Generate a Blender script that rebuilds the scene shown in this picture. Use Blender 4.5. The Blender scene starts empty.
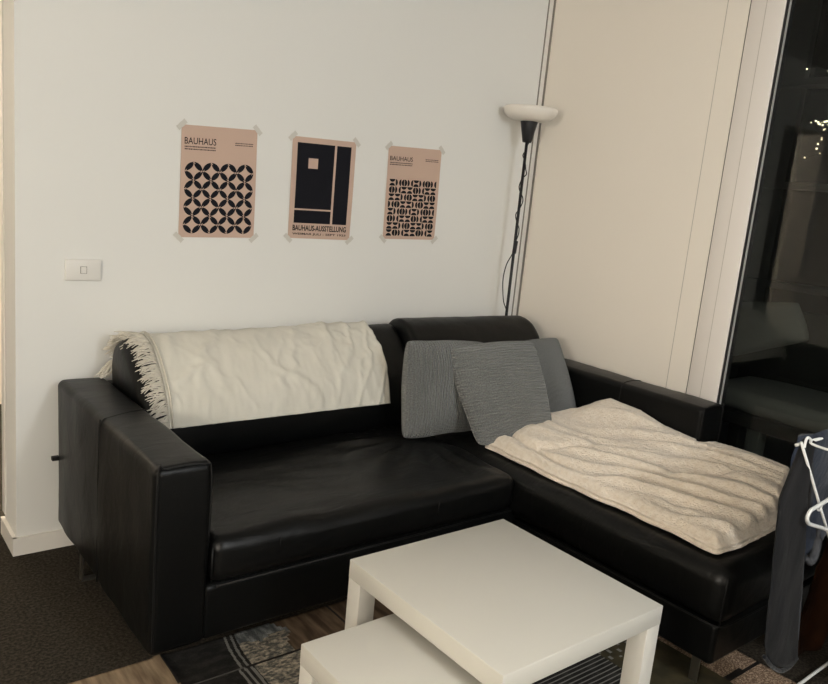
import bpy, bmesh, math, random
from mathutils import Vector, Matrix, noise
random.seed(7)
scene = bpy.context.scene
COL = scene.collection
PI = math.pi

# ------------------------------------------------------------------ camera
CAM = Vector((-2.9806, -2.8232, 1.4048))
YAW, PITCH, ROLL, FPX = 0.6838, -0.1916, 0.0958, 770.78
_fw = Vector((math.sin(YAW)*math.cos(PITCH), math.cos(YAW)*math.cos(PITCH), math.sin(PITCH)))
_rt = Vector((math.cos(YAW), -math.sin(YAW), 0)); _up = _rt.cross(_fw)
RT = _rt*math.cos(ROLL) + _up*math.sin(ROLL); UP = -_rt*math.sin(ROLL) + _up*math.cos(ROLL)
cd = bpy.data.cameras.new('camera'); cam = bpy.data.objects.new('camera', cd); COL.objects.link(cam)
m = Matrix((RT, UP, -_fw)).transposed().to_4x4(); m.translation = CAM; cam.matrix_world = m
cd.sensor_fit = 'HORIZONTAL'; cd.sensor_width = 36.0; cd.lens = FPX/828*36.0; cd.clip_start = 0.05; cd.clip_end = 200
scene.camera = cam
scene.view_settings.view_transform = 'Standard'; scene.view_settings.look = 'None'
scene.view_settings.gamma = 1.0; scene.view_settings.exposure = 0.07
scene.view_settings.use_curve_mapping = False

# ------------------------------------------------------------------ materials
def lin(c):
    r = []
    for v in c:
        v /= 255.0
        r.append(v/12.92 if v <= .04045 else ((v+.055)/1.055)**2.4)
    return tuple(r) + (1.0,)

def mat(name, col, rough=.6, spec=.5, metal=0.0, bumps=(), var=None, sheen=0.0, coords='Object', trans=0.0, coat=0.0):
    """bumps: (scale xyz or number, strength, distance, detail); var: (scale, colour2, low, high)"""
    M = bpy.data.materials.new(name); M.use_nodes = True
    nt = M.node_tree; N = nt.nodes; L = nt.links
    b = N['Principled BSDF']
    b.inputs['Base Color'].default_value = col if len(col) == 4 else (*col, 1)
    b.inputs['Roughness'].default_value = rough
    b.inputs['Specular IOR Level'].default_value = spec
    b.inputs['Metallic'].default_value = metal
    b.inputs['Transmission Weight'].default_value = trans
    b.inputs['Coat Weight'].default_value = coat
    if sheen:
        b.inputs['Sheen Weight'].default_value = sheen
        b.inputs['Sheen Roughness'].default_value = .5
    tc = N.new('ShaderNodeTexCoord')
    def noise_node(scale, detail, dist=0.0):
        mp = N.new('ShaderNodeMapping'); L.new(tc.outputs[coords], mp.inputs['Vector'])
        if not isinstance(scale, (int, float)):
            mp.inputs['Scale'].default_value = scale; s = 1.0
        else: s = scale
        n = N.new('ShaderNodeTexNoise'); n.inputs['Scale'].default_value = s
        n.inputs['Detail'].default_value = detail; n.inputs['Distortion'].default_value = dist
        L.new(mp.outputs[0], n.inputs['Vector']); return n
    prev = None
    for bp in bumps:
        n = noise_node(bp[0], bp[3] if len(bp) > 3 else 3, bp[4] if len(bp) > 4 else 0)
        bm_ = N.new('ShaderNodeBump'); bm_.inputs['Strength'].default_value = bp[1]; bm_.inputs['Distance'].default_value = bp[2]
        L.new(n.outputs['Fac'], bm_.inputs['Height'])
        if prev: L.new(prev.outputs[0], bm_.inputs['Normal'])
        prev = bm_
    if prev: L.new(prev.outputs[0], b.inputs['Normal'])
    if var:
        n = noise_node(var[0], 5)
        r = N.new('ShaderNodeValToRGB')
        r.color_ramp.elements[0].position = var[2]; r.color_ramp.elements[1].position = var[3]
        r.color_ramp.elements[0].color = b.inputs['Base Color'].default_value[:]
        r.color_ramp.elements[1].color = var[1]
        L.new(n.outputs['Fac'], r.inputs[0]); L.new(r.outputs[0], b.inputs['Base Color'])
    return M

def rib_mat(name, col, nu, nv, strength=.6):
    """knitted wool: ribs and stitches from the UV map"""
    M = mat(name, col, .95, .15, sheen=.3)
    nt = M.node_tree; N = nt.nodes; L = nt.links; b = N['Principled BSDF']
    uv = N.new('ShaderNodeUVMap'); uv.uv_map = 'UVMap'
    sp = N.new('ShaderNodeSeparateXYZ'); L.new(uv.outputs[0], sp.inputs[0])
    def sinw(out, k):
        a = N.new('ShaderNodeMath'); a.operation = 'MULTIPLY'; a.inputs[1].default_value = k*2*PI; L.new(out, a.inputs[0])
        nz = N.new('ShaderNodeTexNoise'); nz.inputs['Scale'].default_value = 14; L.new(uv.outputs[0], nz.inputs['Vector'])
        ma = N.new('ShaderNodeMath'); ma.operation = 'MULTIPLY_ADD'; ma.inputs[1].default_value = 2.5; L.new(nz.outputs['Fac'], ma.inputs[0]); L.new(a.outputs[0], ma.inputs[2])
        s = N.new('ShaderNodeMath'); s.operation = 'SINE'; L.new(ma.outputs[0], s.inputs[0])
        return s.outputs[0]
    u = sinw(sp.outputs['X'], nu); v = sinw(sp.outputs['Y'], nv)
    q = N.new('ShaderNodeMath'); q.operation = 'MULTIPLY_ADD'; q.inputs[1].default_value = .45
    big, small = (u, v) if nu < nv else (v, u)
    L.new(small, q.inputs[0]); L.new(big, q.inputs[2])
    bp = N.new('ShaderNodeBump'); bp.inputs['Strength'].default_value = strength; bp.inputs['Distance'].default_value = .0038
    L.new(q.outputs[0], bp.inputs['Height']); L.new(bp.outputs[0], b.inputs['Normal'])
    n = N.new('ShaderNodeTexNoise'); n.inputs['Scale'].default_value = 90; n.inputs['Detail'].default_value = 2; L.new(uv.outputs[0], n.inputs['Vector'])
    r = N.new('ShaderNodeValToRGB'); c = col
    r.color_ramp.elements[0].position = .3; r.color_ramp.elements[1].position = .7
    r.color_ramp.elements[0].color = (c[0]*.62, c[1]*.62, c[2]*.62, 1); r.color_ramp.elements[1].color = (c[0]*1.5, c[1]*1.5, c[2]*1.5, 1)
    L.new(n.outputs['Fac'], r.inputs[0]); L.new(r.outputs[0], b.inputs['Base Color'])
    return M

def emis(name, col, s):
    M = bpy.data.materials.new(name); M.use_nodes = True; N = M.node_tree.nodes
    b = N['Principled BSDF']; b.inputs['Base Color'].default_value = (0, 0, 0, 1)
    b.inputs['Emission Color'].default_value = (*col, 1); b.inputs['Emission Strength'].default_value = s
    return M

def glass_mat():
    M = bpy.data.materials.new('window_glass'); M.use_nodes = True
    nt = M.node_tree; N = nt.nodes; L = nt.links; N.clear()
    o = N.new('ShaderNodeOutputMaterial'); mx = N.new('ShaderNodeMixShader'); tr = N.new('ShaderNodeBsdfTransparent')
    gl = N.new('ShaderNodeBsdfGlossy'); gl.inputs['Roughness'].default_value = 0.0
    tr.inputs[0].default_value = (.88, .9, .88, 1)
    f = N.new('ShaderNodeFresnel'); ge = N.new('ShaderNodeNewGeometry')
    mi = N.new('ShaderNodeMath'); mi.operation = 'MULTIPLY_ADD'; mi.inputs[1].default_value = 1/1.32-1.32; mi.inputs[2].default_value = 1.32
    L.new(ge.outputs['Backfacing'], mi.inputs[0]); L.new(mi.outputs[0], f.inputs['IOR'])
    L.new(f.outputs[0], mx.inputs[0]); L.new(tr.outputs[0], mx.inputs[1]); L.new(gl.outputs[0], mx.inputs[2]); L.new(mx.outputs[0], o.inputs[0])
    return M

M = {}
M['wall'] = mat('painted_plaster', (.765, .76, .73), .75, .3, bumps=((220, .08, .0006, 3), (3, .15, .004, 2)))
M['wall_side'] = mat('painted_panel', (.85, .79, .705), .7, .3, bumps=((220, .08, .0006, 3),))
M['ceiling'] = mat('ceiling_paint', (.62, .61, .58), .8, .2, bumps=((120, .1, .001, 2),))
M['trim'] = mat('trim_gloss_paint', (.80, .77, .72), .35, .4, bumps=((60, .05, .0005, 2),))
M['frame'] = mat('white_window_frame', (.80, .75, .70), .4, .4, bumps=((90, .05, .0004, 2),))
M['gasket'] = mat('black_rubber_gasket', (.008, .008, .008), .6)
M['alu'] = mat('brushed_aluminium', (.50, .50, .48), .4, .5, .3, bumps=(((4, 4, 300), .1, .0005, 2),))
M['greyline'] = mat('grey_shadow_gap_profile', (.22, .20, .17), .5, .4)
M['paleline'] = mat('pale_panel_joint', (.50, .46, .40), .6, .3)
M['carpet'] = mat('dark_loop_carpet', (.022, .0185, .0145), .98, .1, bumps=((300, .9, .004, 3), (60, .4, .004, 2)), var=(110, (.070, .058, .043, 1), .40, .72))
M['leather'] = mat('black_leather', (.0026, .0028, .0028), .38, .22, bumps=((420, .22, .0006, 2), ((9, 14, 9), .35, .006, 3, .8), ((34, 6, 20), .15, .003, 3, 1.2)))
M['leather_soft'] = mat('worn_black_leather', (.0030, .0031, .0030), .38, .27, bumps=((420, .22, .0006, 2), ((5, 16, 8), .5, .008, 3, 1.0), ((30, 22, 20), .12, .003, 3, 1.2)))
M['seam'] = mat('leather_seam', (.006, .006, .006), .5, .3)
M['chrome'] = mat('brushed_steel_leg', (.45, .44, .42), .3, .5, 1.0, bumps=((80, .05, .0005, 2),))
M['lack'] = mat('white_lacquer', (.585, .565, .51), .42, .4, bumps=((300, .03, .0002, 1), (5, .03, .002, 1)))
M['lack_edge'] = mat('white_lacquer_edge', (.60, .58, .53), .42, .4, bumps=((300, .03, .0002, 1),))
M['throw'] = mat('cream_cotton_throw', (.66, .635, .56), .95, .12, sheen=.2, bumps=((900, .25, .0008, 1), ((30, 60, 60), .2, .002, 3)), var=(6, (.63, .605, .53, 1), .4, .7))
M['fringe'] = mat('cream_fringe_yarn', (.62, .58, .50), .95, .1, bumps=((600, .3, .001, 1),))
M['sherpa'] = mat('cream_fleece', (.86, .765, .65), 1.0, .08, sheen=.35, bumps=((170, .8, .006, 3), (60, .5, .007, 2)), var=(60, (.77, .66, .53, 1), .4, .7))
M['knit_a'] = rib_mat('grey_knit_ribs_upright', (.165, .170, .165), 34, 90, .9)
M['knit_b'] = rib_mat('grey_knit_ribs_level', (.165, .170, .165), 90, 36, .7)
M['knit_c'] = rib_mat('grey_knit_fine', (.165, .170, .166), 60, 90, .8)
M['paper'] = mat('blush_poster_paper', (.56, .405, .325), .7, .3, bumps=((8, .2, .004, 2),))
M['ink'] = mat('black_printing_ink', (.007, .007, .011), .6, .15, bumps=((8, .2, .004, 2),))
M['tape'] = mat('matt_sticky_tape', (.60, .58, .53), .5, .4, bumps=((120, .3, .001, 2),))
M['plastic'] = mat('white_switch_plastic', (.74, .72, .68), .35, .4, bumps=((50, .03, .0003, 1),))
M['shade'] = mat('opal_white_shade', (.80, .755, .69), .35, .4, trans=.0, bumps=((40, .03, .0005, 1),))
M['blackp'] = mat('black_lamp_metal', (.010, .010, .012), .45, .4, bumps=((200, .05, .0003, 1),))
M['wire'] = mat('white_coated_wire', (.78, .78, .76), .35, .5, bumps=((60, .05, .0003, 1),))
M['denim'] = mat('faded_grey_blue_denim', (.015, .015, .016), .95, .1, sheen=.05, bumps=((700, .5, .001, 1), ((25, 25, 8), .5, .01, 3)), var=((20, 20, 6), (.009, .0095, .011, 1), .35, .7))
M['denim_dark'] = mat('dark_blue_denim', (.006, .007, .010), .95, .1, sheen=.2, bumps=((700, .5, .001, 1), ((30, 30, 10), .6, .012, 3)), var=((24, 24, 8), (.012, .014, .018, 1), .4, .8))
M['denim_waist'] = mat('blue_denim', (.016, .021, .034), .95, .1, sheen=.2, bumps=((700, .5, .001, 1), ((30, 30, 10), .6, .012, 3)), var=((24, 24, 8), (.040, .050, .070, 1), .4, .8))
M['denim_seam'] = mat('pale_frayed_denim_seam', (.060, .062, .068), .95, .1, bumps=((300, .8, .002, 2),))
M['brown'] = mat('rust_brown_cloth', (.030, .011, .004), .95, .1, bumps=(((20, 20, 6), .5, .01, 3),), var=(12, (.018, .007, .003, 1), .4, .7))
M['black_cloth'] = mat('black_cloth', (.004, .004, .005), .97, .05, bumps=(((20, 20, 6), .5, .01, 3),))
M['rug_tan'] = mat('rug_tan_planks', (.15, .105, .066), .9, .15, bumps=(((60, 9, 10), .5, .004, 4, .6),), var=((38, 5, 6), (.36, .27, .175, 1), .36, .68))
M['rug_tan2'] = mat('rug_brown_planks', (.075, .05, .033), .85, .2, bumps=(((60, 9, 10), .5, .004, 4, .6),), var=((34, 6, 6), (.24, .165, .105, 1), .4, .72))
M['rug_black'] = mat('rug_black_patch', (.016, .015, .014), .95, .15, bumps=((160, .6, .003, 3),), var=((22, 40, 8), (.04, .038, .034, 1), .45, .75))
M['rug_stripe'] = mat('rug_white_stripe', (.20, .195, .18), .9, .15, bumps=((160, .4, .002, 2),))
M['rug_grey'] = mat('rug_grey_hide_patch', (.10, .098, .088), .8, .3, bumps=(((90, 90, 40), .9, .006, 4, 1.5),), var=((60, 110, 40), (.52, .45, .35, 1), .40, .68))
M['rug_cold'] = mat('rug_blue_grey_patch', (.09, .10, .105), .8, .3, bumps=(((90, 90, 40), .9, .006, 4, 1.5),), var=((50, 20, 40), (.38, .40, .39, 1), .38, .68))
M['rug_olive'] = mat('rug_olive_patch', (.038, .034, .020), .9, .15, bumps=(((40, 40, 20), .5, .004, 4, .8),), var=(14, (.075, .06, .032, 1), .4, .7))
M['rug_seam'] = mat('rug_dark_seam', (.012, .010, .009), .6, .3, bumps=((90, .3, .002, 2),))
M['rug_ridge'] = mat('rug_grey_edging', (.10, .095, .085), .45, .5, bumps=((90, .3, .002, 2),))
M['rug_pile'] = mat('rug_sparkling_tan_patch', (.17, .11, .07), .85, .3, bumps=((220, 1, .008, 3),), var=(190, (.62, .46, .33, 1), .45, .68))
M['glass'] = glass_mat()
M['balcony'] = mat('balcony_tiles', (.10, .10, .095), .7, .3, bumps=((30, .3, .004, 3),))
M['outcush'] = mat('grey_outdoor_cushion', (.10, .10, .092), .95, .1, bumps=((14, .4, .01, 3), (400, .3, .001, 1)))
M['outwood'] = mat('dark_outdoor_frame', (.010, .010, .009), .8, .2, bumps=(((8, 8, 60), .3, .002, 3),))
M['outleg'] = mat('grey_painted_leg', (.07, .072, .066), .8, .2, bumps=(((8, 8, 60), .3, .002, 3),))
M['facade'] = mat('concrete_facade', (.16, .155, .14), .9, .2, bumps=((3, .3, .02, 4),))
M['facade_glass'] = mat('dark_facade_glass', (.01, .012, .013), .2, .5, bumps=((3, .05, .02, 2),))
M['hallwood'] = mat('dark_hall_panel', (.012, .010, .008), .7, .3, bumps=(((6, 6, 1.5), .3, .004, 4),))
M['bulb'] = emis('warm_string_bulb', (1.0, .86, .55), 5)
M['hall_light'] = emis('hall_lamp_glow', (1.0, .80, .56), 14)

# ------------------------------------------------------------------ mesh helpers
def link(name, bm, ms, parent=None, smooth=True, doubles=None):
    me = bpy.data.meshes.new(name)
    if doubles: bmesh.ops.remove_doubles(bm, verts=bm.verts, dist=doubles)
    bmesh.ops.recalc_face_normals(bm, faces=bm.faces)
    bm.to_mesh(me); bm.free()
    for q in (ms if isinstance(ms, (list, tuple)) else [ms]): me.materials.append(M[q])
    if smooth:
        for p in me.polygons: p.use_smooth = True
    o = bpy.data.objects.new(name, me); COL.objects.link(o)
    if parent:
        o.parent = parent
        o.matrix_parent_inverse = Matrix.Translation(-parent.location)
    return o

def thing(name, label, cat, loc, group=None):
    o = bpy.data.objects.new(name, None); COL.objects.link(o); o.location = loc
    o.empty_display_size = .1
    o['label'] = label; o['category'] = cat
    if group: o['group'] = group
    return o
def tag(o, label, cat, group=None):
    o['label'] = label; o['category'] = cat
    if group: o['group'] = group
    return o
def struct(o):
    o['kind'] = 'structure'; return o

def box(bm, lo, hi, bev=0.0, seg=2, mi=0, rot=None):
    r = bmesh.ops.create_cube(bm, size=1.0); vs = r['verts']
    for v in vs:
        v.co = Vector([lo[i] + (v.co[i]+.5)*(hi[i]-lo[i]) for i in range(3)])
    fs = list({f for v in vs for f in v.link_faces})
    for f in fs: f.material_index = mi
    if bev > 0:
        es = list({e for v in vs for e in v.link_edges})
        r2 = bmesh.ops.bevel(bm, geom=es, offset=bev, segments=seg, profile=.5, affect='EDGES')
        for f in r2['faces']: f.material_index = mi
    return vs

def bx(name, lo, hi, m, parent=None, bev=0.0, seg=2, smooth=False):
    bm = bmesh.new(); box(bm, lo, hi, bev, seg)
    o = link(name, bm, m, parent, smooth=False)
    if bev > 0:
        for p in o.data.polygons: p.use_smooth = True
        try:
            o.data.set_sharp_from_angle(angle=math.radians(50))
        except Exception: pass
    return o

def soft_box(lo, hi, r, step=.03, puff=(0, 0, 0), fn=None, bm=None):
    """rounded box as a dense grid; puff pushes each face pair outwards in the middle"""
    own = bm is None
    if own: bm = bmesh.new()
    lo = Vector(lo); hi = Vector(hi); c = (lo+hi)/2; h = (hi-lo)/2
    def ticks(a, b):
        n = max(2, int((b-a-2*r)/step)); k = 5
        t = [a + r*(1-math.cos(PI/2*i/k))*0 + r*i/k for i in range(k)]
        t += [a+r+(b-a-2*r)*i/n for i in range(n)]
        t += [b-r+r*i/k for i in range(k+1)]
        return t
    T = [ticks(lo[i], hi[i]) for i in range(3)]
    cache = {}
    def vert(p):
        key = (round(p[0], 5), round(p[1], 5), round(p[2], 5))
        if key in cache: return cache[key]
        q = Vector([min(max(p[i], lo[i]+r), hi[i]-r) for i in range(3)])
        d = Vector(p)-q
        # even out the corner arc
        if d.length > 1e-9:
            dd = Vector([math.tan(min(abs(x)/r, 1)*PI/4)*(1 if x >= 0 else -1) for x in d])
            nn = dd.normalized(); w = q + nn*r
        else: nn = Vector((0, 0, 0)); w = q
        s = [(w[i]-c[i])/h[i] for i in range(3)]
        for i in range(3):
            if puff[i]:
                j, k = (i+1) % 3, (i+2) % 3
                w[i] += s[i]*puff[i]*max(0, 1-abs(s[j])**2.5)*max(0, 1-abs(s[k])**2.5)
        if fn: w = fn(w, nn, s)
        v = bm.verts.new(w); cache[key] = v; return v
    for ax in range(3):
        j, k = (ax+1) % 3, (ax+2) % 3
        for side in (lo[ax], hi[ax]):
            for a in range(len(T[j])-1):
                for b in range(len(T[k])-1):
                    ps = []
                    for (aa, bb) in ((a, b), (a+1, b), (a+1, b+1), (a, b+1)):
                        p = [0, 0, 0]; p[ax] = side; p[j] = T[j][aa]; p[k] = T[k][bb]; ps.append(vert(p))
                    if len(set(ps)) >= 3:
                        try: bm.faces.new(ps)
                        except ValueError: pass
    return bm

def tube(bm, pts, r, n=8, closed=False, mi=0, caps=True):
    P = [Vector(p) for p in pts]; rings = []
    m_ = len(P); prevn = None
    for i, p in enumerate(P):
        if closed: t = (P[(i+1) % m_]-P[i-1]).normalized()
        else: t = (P[min(i+1, m_-1)]-P[max(i-1, 0)]).normalized()
        if prevn is None:
            a = Vector((0, 0, 1)) if abs(t.z) < .9 else Vector((1, 0, 0)); nrm = t.cross(a).normalized()
        else: nrm = (prevn - t*prevn.dot(t)).normalized()
        prevn = nrm; b = t.cross(nrm)
        rr = r[i] if isinstance(r, (list, tuple)) else r
        rings.append([bm.verts.new(p + (nrm*math.cos(2*PI*k/n)+b*math.sin(2*PI*k/n))*rr) for k in range(n)])
    for i in range(m_ if closed else m_-1):
        A = rings[i]; B = rings[(i+1) % m_]
        for k in range(n):
            f = bm.faces.new((A[k], A[(k+1) % n], B[(k+1) % n], B[k])); f.material_index = mi
    if caps and not closed:
        for R_ in (rings[0], rings[-1]):
            try: bm.faces.new(R_).material_index = mi
            except ValueError: pass
def spline(pts, k=6, closed=False):
    P = [Vector(p) for p in pts]; out = []; n = len(P)
    for i in range(n if closed else n-1):
        if closed: a, b, c, d = P[i-1], P[i], P[(i+1) % n], P[(i+2) % n]
        else: a, b, c, d = P[max(i-1, 0)], P[i], P[i+1], P[min(i+2, n-1)]
        for j in range(k):
            t = j/k
            out.append(.5*((2*b)+(-a+c)*t+(2*a-5*b+4*c-d)*t*t+(-a+3*b-3*c+d)*t**3))
    if not closed: out.append(P[-1])
    return out
def lathe(bm, prof, cx, cy, n=40, mi=0):
    rings = []
    for (r, z) in prof:
        if r < 1e-6: rings.append([bm.verts.new((cx, cy, z))])
        else: rings.append([bm.verts.new((cx+r*math.cos(2*PI*k/n), cy+r*math.sin(2*PI*k/n), z)) for k in range(n)])
    for A, B in zip(rings, rings[1:]):
        for k in range(n):
            if len(A) == 1 and len(B) == 1: continue
            if len(A) == 1: f = bm.faces.new((A[0], B[(k+1) % n], B[k]))
            elif len(B) == 1: f = bm.faces.new((A[k], A[(k+1) % n], B[0]))
            else: f = bm.faces.new((A[k], A[(k+1) % n], B[(k+1) % n], B[k]))
            f.material_index = mi
def fbm(x, y, z=0.0, o=4):
    return noise.fractal(Vector((x, y, z)), .9, 2.1, o)
def ss(a, b, x):
    t = min(max((x-a)/(b-a), 0), 1); return t*t*(3-2*t)

# ------------------------------------------------------------------ the room
H = 2.55; XL = -5.2; YN = -5.0
WE = -2.417            # where the back wall ends
struct(bx('floor', (XL-.1, YN-.1, -.06), (0.06, 2.1, 0), 'carpet'))
struct(bx('ceiling', (XL-.1, YN-.1, H), (0.12, 2.1, H+.08), 'ceiling'))
struct(bx('wall_back', (WE, 0, 0), (0.1, .19, H), 'wall'))
struct(bx('wall_back_left', (XL, 0, 0), (-3.10, .19, H), 'wall_side'))
struct(bx('wall_back_lintel', (-3.10, 0, 2.12), (WE, .19, H), 'wall'))
struct(bx('wall_right', (0, -1.0515, 0), (.1, 0, H), 'wall_side'))
struct(bx('wall_right_near', (0, YN, 0), (.1, -4.3, H), 'wall_side'))
struct(bx('wall_right_lintel', (0, -4.3, 2.42), (.1, -1.046, H), 'wall_side'))
struct(bx('wall_left', (XL-.1, YN, 0), (XL, 2.0, H), 'wall_side'))
struct(bx('wall_front', (XL, YN-.1, 0), (.1, YN, H), 'wall'))
struct(bx('wall_hall_back', (XL, 1.9, 0), (.1, 2.0, H), 'wall_side'))
struct(bx('wall_hall_side', (-3.30, .19, 0), (-3.22, 1.9, H), 'hallwood'))
struct(bx('wall_hall_right', (-1.2, .19, 0), (-1.1, 1.9, H), 'wall_side'))
# skirting board on the back wall, wrapped around its free end
bm = bmesh.new()
box(bm, (WE-.0138, -.014, 0), (-.0, 0, .066), 0); box(bm, (WE-.014, -.0139, 0), (WE-.0005, .20, .066), 0)
struct(link('baseboard_back', bm, 'trim', smooth=False))
struct(bx('baseboard_right', (-.012, -1.046, 0), (0, -.014, .085), 'trim', bev=.003))
# corner: white strip between two grey shadow gaps
bm = bmesh.new(); box(bm, (-.030, -.006, .085), (-.004, .0, H), .001)
struct(link('trim_1', bm, 'trim', smooth=False))
struct(bx('trim_2', (-.036, -.0035, .085), (-.030, 0, H), 'greyline'))
struct(bx('trim_3', (-.0045, -.016, .085), (0, -.0005, H), 'greyline'))
# panel joint on the right wall
struct(bx('trim_4', (-.0006, -.955, .0), (.0, -.952, H), 'paleline'))
bm = bmesh.new(); box(bm, (WE-.006, .165, .085), (WE, .21, 2.12), .002)
struct(link('trim_5', bm, 'trim', smooth=False))
bm = bmesh.new(); box(bm, (-3.10, -.012, 0), (-3.02, .20, 2.12), .003); box(bm, (-3.135, -.004, 0), (-3.125, .0, 2.2), 0)
struct(link('trim_6', bm, 'trim', smooth=False))

# window: frame post, gasket, glass
w = struct(bx('window_1', (-.004, -1.197, 0), (.07, -1.056, 2.42), 'frame', bev=.003))
bx('frame_gap', (.002, -1.056, 0), (.05, -1.046, 2.42), 'gasket', w)
bx('frame_groove', (-.0046, -1.1235, .0), (-.0038, -1.1215, 2.42), 'paleline', w)
bx('gasket', (.004, -1.203, 0), (.06, -1.197, 2.42), 'gasket', w)
bx('glazing_bead', (.014, -1.2070, 0), (.024, -1.2035, 2.42), 'alu', w)
bx('pane', (.024, -4.2, .06), (.030, -1.2035, 2.38), 'glass', w)
bx('bottom_rail', (-.0, -4.2, 0), (.06, -1.2035, .06), 'alu', w, bev=.002)
bx('top_rail', (-.0, -4.2, 2.38), (.06, -1.2035, 2.42), 'alu', w, bev=.002)
bx('end_post', (-.0, -4.3, 0), (.07, -4.2, 2.42), 'frame', w, bev=.003)

# ------------------------------------------------------------------ outside, seen through the glass
struct(bx('floor_balcony', (.06, -5.0, -.12), (2.3, 1.6, -.02), 'balcony'))
b = thing('apartment_building', 'dim apartment facade with concrete floor bands far behind the glass', 'building', (9.5, 2, -3))
bx('facade', (9.5, -9, -6), (11, 14, 12), 'facade_glass', b)
for k in range(9):
    bx('floor_slab', (9.1, -9, -4.2+1.55*k), (9.5, 14, -4.2+1.55*k+.10), 'facade', b)
for k in range(8):
    bx('pier', (9.35, -7+2.6*k, -6), (9.5, -6.2+2.6*k, 12), 'facade', b)
# outdoor chair
ch = thing('outdoor_lounge_chair', 'dark outdoor chair with grey cushions standing behind the window glass', 'chair', (1.05, -.95, -.02))
def quad_cushion(c4, T, nseg=18, ex=3.0, pinch=.03, fn=None):
    """pillow between four corners (TL, TR, BR, BL), thickness T, with UVs"""
    bm = bmesh.new(); uvl = bm.loops.layers.uv.new('UVMap')
    TL, TR, BR, BL = [Vector(c) for c in c4]
    nrm = ((TR-TL).cross(BL-TL)).normalized()
    g = {}
    def pos(i, j, s):
        u = -1+2*i/nseg; v = -1+2*j/nseg
        u = math.sin(u*PI/2)*.55+u*.45; v = math.sin(v*PI/2)*.55+v*.45
        pu = u*(1-pinch*(1-v*v)); pv = v*(1-pinch*(1-u*u))
        # rounded corners
        cr = (abs(u)*abs(v))**5; pu *= 1-.065*cr; pv *= 1-.065*cr
        pu += .012*math.sin(v*4+u*2); pv += .010*math.sin(u*5+1)
        a = (pu+1)/2; b_ = (pv+1)/2
        p = (TL*(1-a)+TR*a)*b_ + (BL*(1-a)+BR*a)*(1-b_)
        t = T/2*(max(0, (1-abs(u)**ex))*max(0, (1-abs(v)**ex)))**.5
        if fn: t = fn(t, u, v, s)
        return p + nrm*t*s, ((u+1)/2, (v+1)/2)
    V = {}
    for s in (1, -1):
        for i in range(nseg+1):
            for j in range(nseg+1):
                if s == -1 and (i in (0, nseg) or j in (0, nseg)): V[(i, j, s)] = V[(i, j, 1)]; continue
                p, uv = pos(i, j, s); V[(i, j, s)] = (bm.verts.new(p), uv)
    for s in (1, -1):
        for i in range(nseg):
            for j in range(nseg):
                q = [V[(i, j, s)], V[(i+1, j, s)], V[(i+1, j+1, s)], V[(i, j+1, s)]]
                if s == -1: q.reverse()
                try: f = bm.faces.new([a[0] for a in q])
                except ValueError: continue
                for l, a in zip(f.loops, q): l[uvl].uv = a[1]
    return bm
link('back_cushion', quad_cushion([(1.0, -.56, .97), (1.0, -1.005, 1.045), (1.0, -1.10, .86), (1.0, -.66, .665)], .12), 'outcush', ch)
link('seat_cushion', soft_box((.72, -1.50, .47), (1.36, -.70, .57), .04, .06, (0, 0, .02)), 'outcush', ch)
bx('seat_frame', (.70, -1.52, .40), (1.40, -.66, .47), 'outwood', ch, bev=.01)
bx('arm_rest', (.66, -.66, .55), (1.42, -.58, .60), 'outwood', ch, bev=.01)
bx('back_rail', (1.16, -1.5, .47), (1.20, -.58, .98), 'outwood', ch, bev=.008)
for (lx_, ly_) in ((.78, -.66), (1.34, -.66), (.78, -1.05), (1.34, -1.5)):
    bx('leg', (lx_-.04, ly_, -.02), (lx_+.04, ly_+.07, .40), 'outleg', ch, bev=.005)
# string lights
sl = thing('string_lights', 'warm fairy lights glowing in the dark high behind the window glass', 'lights', (6.0, 1.5, 2.9))
bm = bmesh.new(); rr = random.Random(3); bp = []
bp += [(6, 1.695, 3.17), (6, 1.457, 3.135)]
for k in range(16): bp.append((6+rr.uniform(-.05, .05), 1.41+rr.gauss(0, .06), 2.62-abs(rr.gauss(0, .10)) if k > 7 else 2.60+rr.gauss(0, .03)))
for k in range(5): bp.append((6, 1.46+rr.gauss(0, .04), 2.40-.05*k))
tube(bm, spline(bp, 2), .0025, 4)
link('cable', bm, 'gasket', sl)
for p in bp:
    bm = bmesh.new(); bmesh.ops.create_icosphere(bm, subdivisions=1, radius=rr.uniform(.004, .011), matrix=Matrix.Translation(p))
    link('bulb', bm, 'bulb', sl)

# ------------------------------------------------------------------ sofa
sofa = thing('corner_sofa', 'black leather corner sofa with a chaise, against the white wall', 'sofa', (-1.2, -.6, 0))
SX0, SX1 = -2.297, -.020       # outer faces
AW = .160; ZT = .652; ZB = .116; YB = -.050; YF = -1.0
def crease(seed, amp, kx, ky, kz=3.0):
    def f(w, n, s):
        d = fbm(w.x*kx+seed, w.y*ky, w.z*kz)*amp
        return w + n*d if n.length > 0 else w
    return f
def arm(lo, hi, seed):
    return soft_box(lo, hi, .022, .03, (.004, 0, .006), crease(seed, .004, 4, 6))
a = link('armrest', arm((SX0, YF, ZB), (SX0+AW, YB, ZT), 1.3), 'leather', sofa)
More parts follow.
